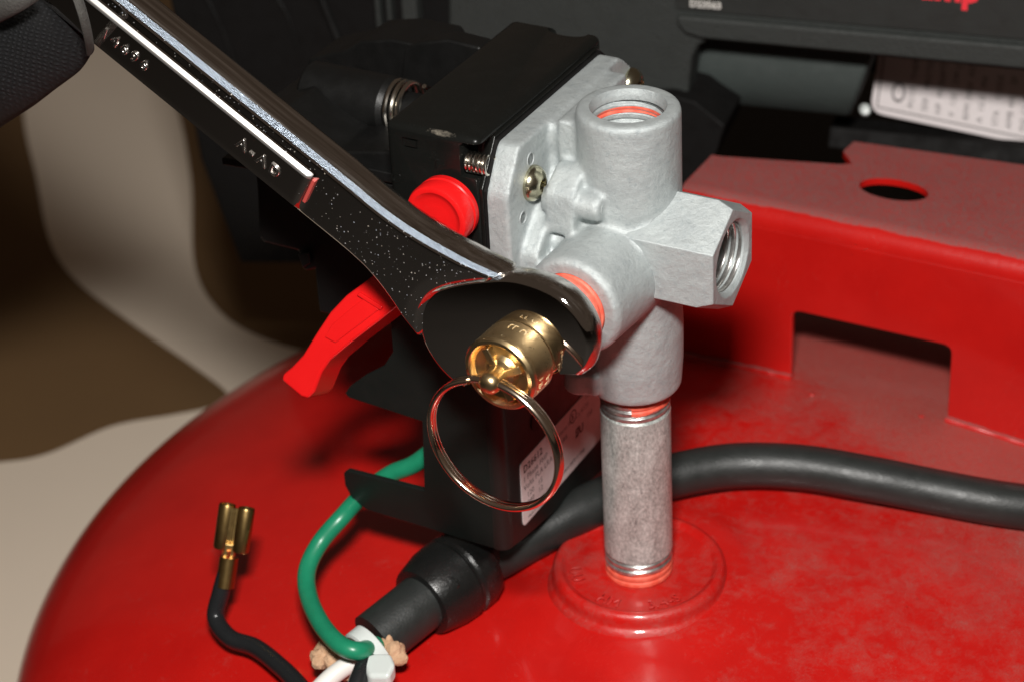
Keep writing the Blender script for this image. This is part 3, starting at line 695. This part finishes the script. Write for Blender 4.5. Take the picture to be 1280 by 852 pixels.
bj = bmesh.new(); lp = []
for s_, k_ in ((3.14, .865), (3.17, .90), (3.23, .935), (3.32, .965), (3.43, .988), (3.54, 1.0), (3.63, .998), (3.70, .986), (3.75, .968), (3.785, .948), (3.80, .925)):
    lp.append([bj.verts.new(MW @ Vector((.45 + (x - .45) * k_, .12 + (y - .12) * k_, s_))) for x, y in op] + [bj.verts.new(MW @ Vector((x, y, s_))) for x, y in inner])
for lv_, (a_, b_) in enumerate(zip(lp, lp[1:])):
    for q in range(len(a_)): bj.faces.new((a_[q], a_[(q + 1) % len(a_)], b_[(q + 1) % len(a_)], b_[q])).material_index = 1 if lv_ < 7 else 0
bj.faces.new(lp[0]); bj.faces.new(lp[-1][::-1])
jaw = obj('jaw_head', bj, [M_CHROMEF, M_CHROMES], wr, smooth=True, angle=32)
# handle: loft of a section with chamfer, raised face panel
HD = Vector((.873, .487)); 
def hpoint(t, off, s):                                 # t along handle, off across (+ up), s along WD
    c = Vector((1.35, .55)) + HD * t; n_ = Vector((-HD.y, HD.x)); q = c + n_ * off
    return Z * ZC + E1 * q.x + Z * q.y + WD * s
bm = bmesh.new(); rings = []; T = []
t = 0.0
T.append(0.0); t = .03
while t < 14: T.append(t); t += .07 if t < 4.6 else .30
def tend(off):
    # where a line along the handle leaves the outline of the jaw head
    c0_ = Vector((1.35, .55)) + Vector((-HD.y, HD.x)) * off; best = -9
    for q in range(len(op) - 1):
        a, b = Vector(op[q]) - c0_, Vector(op[q + 1]) - c0_
        na, nb = a.dot(Vector((-HD.y, HD.x))), b.dot(Vector((-HD.y, HD.x)))
        if (na <= 0 < nb) or (nb <= 0 < na):
            f_ = na / (na - nb); best = max(best, (a.lerp(b, f_)).dot(HD))
    return best if best > -9 else (-.55 if off > 0 else .1)
for t in T:
    fl_ = max(0, 1 - t / 2.6)
    w = .70 + .60 * fl_ ** 2.2
    up_ = w - .14 * fl_; lo_ = w
    dn = 3.89 - .05 * max(0, 1 - t / .35); bk = 3.14
    rp = 0.0 if t < 3.36 else min(1, (t - 3.36) / .07) * .10
    A_ = -lo_ + .17; B_ = .23
    pr = [(-lo_ + .00, dn - .20), (-lo_ + .04, dn - .08), (-lo_ + .08, dn - .02), (-lo_ + .13, dn)] + [(A_ + (B_ - A_) * f_, dn + rp) for f_ in (0, .17, .34, .5, .67, .84, 1)] + [(.262, dn + rp * .98), (.335, dn + rp * .12), (.355, dn)] + [(.355 + (up_ - .19 - .355) * f_, dn) for f_ in (.35, .7, 1)] + [(up_ - .15, dn - .012), (up_ - .04, dn - .115), (up_, dn - .20), (up_ + .03, (dn + bk) / 2 - .05), (up_ - .02, bk + .12), (up_ - .15, bk), (-lo_ + .2, bk), (-lo_ + .04, bk + .1)]
    rings.append([bm.verts.new(hpoint(t + (tend(a) - .02) * max(0, 1 - t / 1.8), a, s if t > .01 else min(s, 3.80))) for a, s in pr])
L = len(rings[0]); mi = [0] * L; mi[15 + 2] = 1
L = len(rings[0])
for j in range(len(rings) - 1):
    for i in range(L):
        k = (i + 1) % L; f = bm.faces.new((rings[j][i], rings[j][k], rings[j + 1][k], rings[j + 1][i])); f.material_index = 2 if (i in (10, 11) and T[j] > 3.36) else (4 if i >= 18 else 3 if 3 <= i < 10 and T[j] > 3.44 else mi[i])
bm.faces.new(rings[0]); bm.faces.new(rings[-1][::-1])
hd = obj('handle', bm, [M_CHROME, M_CHROMER, M_CHROMEP, M_CHROMEF, M_CHROMES], wr, angle=42)
hd.modifiers.new('s', 'SUBSURF').levels = 1; hd.modifiers['s'].render_levels = 1
for e in hd.data.edges: pass
# raised characters, reading toward the jaw
nrm2 = Vector((-HD.y, HD.x))
def htext(s, t0, off, size, mat):
    def f(co):
        return hpoint(t0 - co.x, off + co.y * 1.0, 3.992 + max(-.002, co.z))
    o = obj('raised_character', text_mesh(s, size, .022, -.006, None, f, 'LEFT', 1.55, 3, .020), mat, hd, smooth=True, angle=60); o['kind'] = 'stuff'; return o
htext('A-AD', 4.90, -.20, .30, M_CHROMEC); htext('14696', 8.12, -.20, .30, M_CHROMEC)
def hslab(pts, s0, s1): return slab([hpoint(a, b, s0) for a, b in pts], WD * (s1 - s0))
obj('red_reflection_strip', hslab([(3.29, -.30), (3.355, -.30), (3.355, .26), (3.29, .26)], 3.88, 3.965), M_RREFLECT, hd, bevel=.01)  # red reflection on the panel's end wall, put in as a coloured strip

wr.location = wr.location + WD * .22 - E1 * .165 + Z * .155

# ================================================================== gloved hand
gl = empty('person', Z * ZC + WD * 3.2 + E1 * 12.5 + Z * 5, 'black knit gloved hand with grey binding holding the chrome wrench handle', 'person')
def gp(x, y, s): return on(x, y, Z * ZC + WD * s, WD)
def chain(bm, pts, rads):
    P = spline(pts, 6); nR = len(P)
    def rr(t):
        x = t * (len(rads) - 1); i = min(int(x), len(rads) - 2); return rads[i] + (rads[i + 1] - rads[i]) * (x - i)
    tube(P, rr, 18, bm=bm)
    for p, r in ((P[0], rads[0]), (P[-1], rads[-1])):
        t = bmesh.new(); bmesh.ops.create_icosphere(t, subdivisions=3, radius=r); m = bpy.data.meshes.new('x')
        for v in t.verts: v.co += p
        t.to_mesh(m); t.free(); bm.from_mesh(m); bpy.data.meshes.remove(m)
bm = bmesh.new()
# index finger curling over and under the handle; others stacked further up the handle, out of frame
chain(bm, [gp(-150, 190, 2.9), gp(-80, 120, 3.6), gp(0, 70, 4.1), gp(52, 42, 3.9)], [1.35, 1.25, 1.12, .98])
for k, (dx, dy, l) in enumerate(((-105, -62, 1.0), (-205, -122, .97), (-300, -180, .85))):
    chain(bm, [gp(-150 + dx, 190 + dy, 2.9), gp(-80 + dx, 120 + dy, 3.6), gp(0 + dx, 70 + dy, 4.3), gp(62 + dx, 30 + dy, 4.2)], [1.25 * l, 1.15 * l, 1.05 * l, .88 * l])
chain(bm, [gp(-330, 200, 1.6), gp(-240, 120, 1.8), gp(-160, 60, 2.0)], [2.1, 2.3, 2.0])
chain(bm, [gp(-300, 40, 1.4), gp(-160, -60, 1.6), gp(-40, -70, 2.2)], [1.5, 1.2, .95])      # thumb along the back
chain(bm, [gp(-620, 330, 1.2), gp(-480, 230, 1.4), gp(-330, 150, 1.6)], [2.2, 2.2, 2.3])
obj('knit_glove', voxel(bm, .10, 6), M_KNIT, gl, angle=80)
bm = bmesh.new()
tube(spline([gp(88, -30, 4.55), gp(96, -5, 4.75), gp(104, 20, 4.8), gp(110, 45, 4.6), gp(113, 64, 4.2)], 6), lambda t: (.06, .11), 12, bm=bm)
obj('glove_binding', bm, M_BIND, gl)
obj('finger_end', tube(spline([gp(-40, 30, 5.0), gp(-8, 14, 5.25), gp(18, 0, 5.2), gp(40, -14, 4.9)], 6), lambda t: (.16, .25), 14), M_BIND, gl)

# ================================================================== power cord
cord = empty('power_cord', on_tank(900, 580), 'thick black rubber power cord with strain relief lying across the red tank', 'cord')
path = [(1420, 660), (1330, 640), (1240, 627), (1160, 612), (1080, 596), (1000, 583), (920, 581), (850, 592), (780, 613), (720, 640), (670, 668), (630, 690), (600, 706)]
pts = spline([on_tank(x, y, .50 + (.12 if 700 < x < 1100 else 0)) for x, y in path], 12)
obj('cord_jacket', tube(pts, .475, 32), M_RUBBER, cord, angle=80)
pA = on_tank(598, 700, .60); pB = on_tank(528, 752, .72); pC = on_tank(468, 800, .68)
axs = (pB - pA).normalized(); sd = axs.cross(Z).normalized(); up2 = sd.cross(axs) 
MR = frame(pA, sd, up2 if up2.z > 0 else -up2, axs); Lr = (pB - pA).length
obj('strain_relief', lathe([(.0001, -.25), (.50, -.25), (.54, -.05), (.66, .0), (.80, .10), (.88, .30), (.89, .60), (.85, .66), (.85, .72), (.89, .78), (.87, 1.10), (.76, Lr - .05), (.73, Lr + .02), (.70, Lr + .03), (.0001, Lr + .03)], MR, 48), M_RUBBER2, cord, angle=30)
obj('strain_dimple', lathe([(.17, 0), (.13, .03), (.11, .0), (.0001, -.02)], frame(pA + axs * .75 + (-FW * .62 + sd * .0).normalized() * .94, RT, UP, -FW), 20), M_RUBBER2, cord)
obj('cord_jacket_end', tube([pB - axs * .3, pB, pB + (pC - pB) * .5, pC], .58, 32), M_RUBBER, cord, angle=50)
# filler paper
def crumple(c, r, name, seed, st=(1, 1, 1)):
    random.seed(seed); b = bmesh.new(); bmesh.ops.create_icosphere(b, subdivisions=3, radius=1)
    dirs = [Vector((random.gauss(0, 1), random.gauss(0, 1), random.gauss(0, 1))).normalized() for _ in range(10)]
    for v in b.verts:
        k = max(v.co.normalized().dot(d) for d in dirs); k2 = random.uniform(-.05, .05)
        v.co = c + Vector((v.co.x * st[0], v.co.y * st[1], v.co.z * st[2])) * (r * (.35 + .75 * k ** 3 + k2))
    return obj(name, b, M_KRAFT, cord, smooth=False)
dC = (pC - pB).normalized()
crumple(on_tank(486, 810, .75), .30, 'paper_filler', 3); crumple(on_tank(420, 812, .75), .38, 'paper_filler', 5, (1.3, 1, .7)); crumple(on_tank(408, 822, .7), .36, 'paper_filler', 8); crumple(on_tank(425, 832, .7), .34, 'paper_filler', 11); crumple(on_tank(488, 822, .8), .32, 'paper_filler', 12)
# conductors
gpath = [on_tank(470, 806, 1.05), on_tank(448, 813, 1.5), on_tank(425, 805, 1.6), on_tank(402, 780, 1.5), on_tank(386, 745, 1.4), on_tank(384, 712, 1.5), on_tank(400, 678, 1.7), on_tank(428, 645, 2.0), onv(455, 616, -1.6), onv(488, 592, -1.35), onv(520, 578, -1.2), onv(560, 545, -1.0), onv(600, 500, -.9)]
obj('green_conductor', tube(spline(gpath, 12), 0.185, 20), M_GREEN, cord, angle=80)
wpath = [on_tank(470, 812, .9), on_tank(445, 825, 1.0), on_tank(415, 845, .9), on_tank(370, 890, .7)]
obj('white_conductor', tube(spline(wpath, 10), 0.185, 20), M_WHITE, cord, angle=80)
wpath = [on_tank(472, 815, .95), on_tank(462, 822, 1.15), on_tank(450, 845, 1.2), on_tank(430, 900, 1.0)]
obj('black_conductor', tube(spline(wpath, 10), 0.185, 20), M_WIREB, cord, angle=80)
# zip tie
zt_ = empty('zip_tie', on_tank(460, 820, .9), 'translucent white nylon zip tie cinched round the cord end', 'zip tie')
c0 = on_tank(462, 816, .95); ax = dC
a_ = (RT * .8 + UP * .6); a_ = (a_ - ax * a_.dot(ax)).normalized(); b_ = ax.cross(a_)
pts = [c0 + a_ * (.42 * cos(t)) + b_ * (.50 * sin(t)) for t in [2 * pi * i / 48 for i in range(48)]]
bmz = tube(pts, lambda t: (.05, .16), 12, closed=True, flat=a_)
# band: wide along cord axis, thin radially
bmz.free(); bmz = bmesh.new(); rr = []
for i in range(48):
    t = 2 * pi * i / 48; d = a_ * cos(t) + b_ * sin(t)
    rr.append([bmz.verts.new(c0 + a_ * (r * cos(t)) + b_ * ((r + .07) * sin(t)) + ax * h) for r, h in ((.44, -.17), (.50, -.14), (.50, .14), (.44, .17))])
for i in range(48):
    k = (i + 1) % 48
    for q in range(4): bmz.faces.new((rr[i][q], rr[i][(q + 1) % 4], rr[k][(q + 1) % 4], rr[k][q]))
obj('band', bmz, M_NYLON, zt_, angle=40)
obj('locking_head', slab([on_tank(x, y, 1.0) for x, y in ((452, 838), (470, 832), (490, 832), (496, 846), (488, 862), (462, 862))], Vector((0, 0, .35))), M_NYLON, zt_, bevel=.09, seg=4)

# ================================================================== terminal wire
tw = empty('terminal_wire', on_tank(330, 820), 'black wire ending in a brass double crimp terminal, standing off the tank', 'wire')
wp = [on_tank(284, 712, 1.6), on_tank(276, 740, 1.2), on_tank(270, 772, .75), on_tank(288, 797, .55), on_tank(318, 808, .5), on_tank(345, 828, .5), on_tank(375, 858, .5), on_tank(420, 920, .5)]
obj('insulation', tube(spline(wp, 12), 0.185, 20), M_WIREB, tw, angle=80)
Pt = wp[0]; dirn = (on_tank(292, 655, 2.4) - Pt).normalized()
obj('crimp', tube([Pt - dirn * .35, Pt, Pt + dirn * .28], lambda t: .19, 16), M_BRASSD, tw)
for k in range(9):
    a = k * 2.4; off = (RT * cos(a) + FW * sin(a)) * .09
    obj('copper_strand', tube([Pt + dirn * .15 + off, Pt + dirn * .42 + off * 1.3 + RT * random.uniform(-.04, .04)], .022, 6), M_COPPER, tw)
Rt = RT - dirn * RT.dot(dirn); Rt.normalize(); Ft = dirn.cross(Rt)
b0 = Pt + dirn * .42
bm = prism([(-.12, -.06), (.12, -.06), (.12, .06), (-.12, .06)], frame(Pt + dirn * .2, Rt, Ft, dirn), 0, .35)
obj('terminal_neck', bm, M_BRASSD, tw, bevel=.02)
for s in (-1, 1):
    M = frame(b0 + Rt * (.20 * s + .02) + Ft * (-.05 * s), Rt, Ft, dirn)
    prof = [(.155, .0), (.175, .05), (.175, .88), (.165, .92), (.135, .92), (.13, .05)]
    obj('curled_wing', lathe(prof, M, 24, close=True, a0=radians(200 if s > 0 else -20), a1=radians(520 if s > 0 else 300)), M_BRASSD, tw, angle=40)
obj('terminal_web', prism([(-.2, -.03), (.2, -.03), (.2, .03), (-.2, .03)], frame(b0 + Ft * .12 * (1 if Ft.dot(FW) > 0 else -1), Rt, Ft, dirn), 0.1, .85), M_BRASSD, tw)

# ================================================================== compressor shroud
SE = Vector((cos(radians(-20)), sin(radians(-20)), 0)); SN = Vector((SE.y, -SE.x, 0)); S0 = Vector((2.00536, 13.06083, 6.5))
def sp(x, y, off=0.0): return on(x, y, S0 + SN * off, SN)
def sq(e, z, off=0.0): return S0 + SE * e + Z * z + SN * off
sh = empty('compressor_shroud', sq(-4, -5), 'dark grey grained plastic compressor shroud with name panel, above the bracket', 'shroud')
face = [sp(x, y) for x, y in ((1420, -60), (1420, 110), (1290, 91), (1150, 77), (960, 58), (905, 49), (886, 50), (873, 58), (866, 72), (862, 100), (858, 150), (850, 260), (700, 330), (560, 330), (560, -60))]
obj('front_face', slab(face, -SN * .9), M_SHROUD, sh, smooth=True, bevel=.10, seg=3)
obj('left_wing', slab([sp(x, y, -.6) for x, y in ((600, -60), (600, 330), (430, 330), (300, 330), (250, 200), (200, -60))], -SN * .9), M_DARK, sh, bevel=.1)
M_S = frame(S0, SE, Z, SN)
# raised name panel and lip
panel = roundpoly([(.0, .02), (14, .02), (14, 4), (.0, 4)], [.12, 0, 0, 0])
obj('name_panel', prism(panel, M_S, 0, .06), M_PANEL, sh, bevel=.02)
lip = [(.62, -.64), (1.0, -.66), (14, -.66), (14, -.30), (1.0, -.28), (.75, -.32)]
obj('lower_lip', prism([(.62, -.62), (14, -.68), (14, -.08), (.05, -.08), (.06, -.30), (.25, -.52)], M_S, 0, .20), M_SHROUD, sh, bevel=.09, seg=3)
text('model_number', 'D23563', .235, M_WPRINT, sh, M=M_S @ Matrix.Translation((.35, .135, .062)), depth=.002, bold=.008)
text('logo_text', 'Pump', .80, M_LOGO, sh, M=M_S @ Matrix.Translation((7.06, .83, .062)), depth=.004, bold=.03, align='RIGHT')
for e in (-7.55, -7.25, -6.65):
    w = .06 if e < -7 else .20
    obj('vertical_rib', prism([(e - w, -5), (e + w, -5), (e + w, 4), (e - w, 4)], M_S, -.1, .35 if w > .1 else .22), M_SHROUD, sh, bevel=.05, seg=3)
obj('side_skirt', slab([sp(x, y, .4) for x, y in ((840, 120), (868, 128), (906, 158), (896, 190), (878, 226), (848, 246), (780, 260), (780, 120))], -SN * 2.5), M_DARK, sh, bevel=.05)
# seam tubes on the left wing
for p, r in ((((250, -20), (275, 30), (290, 70), (300, 100)), .06), (((395, -20), (415, 30), (432, 70)), .12), (((335, -20), (360, 20), (372, 60)), .05)):
    obj('moulded_seam', tube(spline([sp(x, y, -.60) for x, y in p], 6), r, 10), M_BPLAST, sh)
# motor housing behind the opening
mh = empty('motor_housing', sq(2, -5, -2), 'grey green rounded motor housing seen through the shroud opening', 'motor')
MC = frame(S0 + SE * .0, -SN, Z, SE)
arc = []
for k in range(13):
    a = radians(-50 + 130 * k / 12); arc.append((1.15 + 1.40 - 1.40 * cos(a) * 1.0, -2.18 + 1.32 * sin(a)))
secs = arc + [(4.5, -.8), (4.5, -3.2)]
bm = bmesh.new(); e0 = [bm.verts.new(MC @ Vector((x, y, .05))) for x, y in secs]
e1 = [bm.verts.new(MC @ Vector((x, y, 3.9 + (y + 3.25) * .30))) for x, y in secs]
for i in range(len(secs)):
    k = (i + 1) % len(secs); bm.faces.new((e0[i], e0[k], e1[k], e1[i]))
bm.faces.new(e0); bm.faces.new(e1[::-1])
obj('end_bell', bm, M_CAP, mh, bevel=.12, seg=3)
obj('motor_body', prism([(6.4, -4.2), (10, -4.2), (10, .3), (6.4, .3)], MC, 1, 14), M_DARK, mh, smooth=False)
obj('lower_rail', prism([(2.6, -4.6), (3.6, -4.6), (3.6, -4.15), (2.8, -4.1)], MC, 3.2, 14), M_DARK, mh, bevel=.05)
# name plate on the motor: leaning back
nA = sp(1108, 144, -3.1); nB = sp(1300, 184, -3.1); ne = (nB - nA).normalized(); ntilt = (Z * .80 - SN * .60).normalized(); nn = ne.cross(ntilt).normalized()
MN = frame(nA, ne, ntilt, nn if nn.dot(SN) > 0 else -nn)
sgn = 1 if ne.cross(ntilt).dot(SN) > 0 else -1
npl = obj('name_plate', prism(roundpoly([(-.42, -.02), (9, -.02), (9, 3.2), (-.42, 3.2)], [.35, 0, 0, .1], 6), MN, -.06, 0), M_PLATE, mh, smooth=False, bevel=.02)
obj('plate_border', slab([MN @ Vector((x, y, .0)) for x, y in roundpoly([(-.28, .13), (9, .13), (9, .165), (-.245, .165)], 0)], (MN.to_3x3() @ Vector((0, 0, .004)))), M_INK, npl, smooth=False)
obj('plate_border', slab([MN @ Vector((x, y, .0)) for x, y in ((-.28, .16), (-.245, .16), (-.245, 3.1), (-.28, 3.1))], (MN.to_3x3() @ Vector((0, 0, .004)))), M_INK, npl, smooth=False)
def ntext(s, x, y, sz=.20, m=None):
    text('plate_text', s, sz, m or M_INK, npl, M=MN @ Matrix.Translation((x, y, .003)) @ Matrix.Rotation(pi / 2, 4, 'Z'), depth=.001, space=1.1)
cols = [(.62, 'ACCE  THERMALLY'), (.98, 'SER   PROTECTED'), (1.32, 'HP  MCRAFTSMAN'), (1.66, 'V  120   2W-J-18'), (2.02, 'RPM 3450  HZ'), (2.36, 'A  15.0   PH'), (2.74, 'STA    CODE'), (3.08, 'AMB 40C   SF'), (3.42, 'INS CL B  FR'), (3.80, 'CONTINUOUS RATED'), (4.2, 'COMPRESSOR MOTOR')]
for x, s in cols: ntext(s, x, .28, .21)
obj('plate_mark', lathe([(.17, 0), (.17, .004), (.125, .004), (.125, 0)], MN @ Matrix.Translation((.22, .62, 0)) @ Matrix.Diagonal((1.0, 1.5, 1, 1)), 24, close=True), M_INK, npl)
obj('plate_screw', lathe([(.0001, .1), (.13, .08), (.15, 0), (.15, -.1)], MN @ Matrix.Translation((-.55, .02, 0)), 16), M_NYLON, mh)
for o in list(bpy.data.objects):
    if o.type == 'MESH' and o.users_collection == (): bpy.data.objects.remove(o)
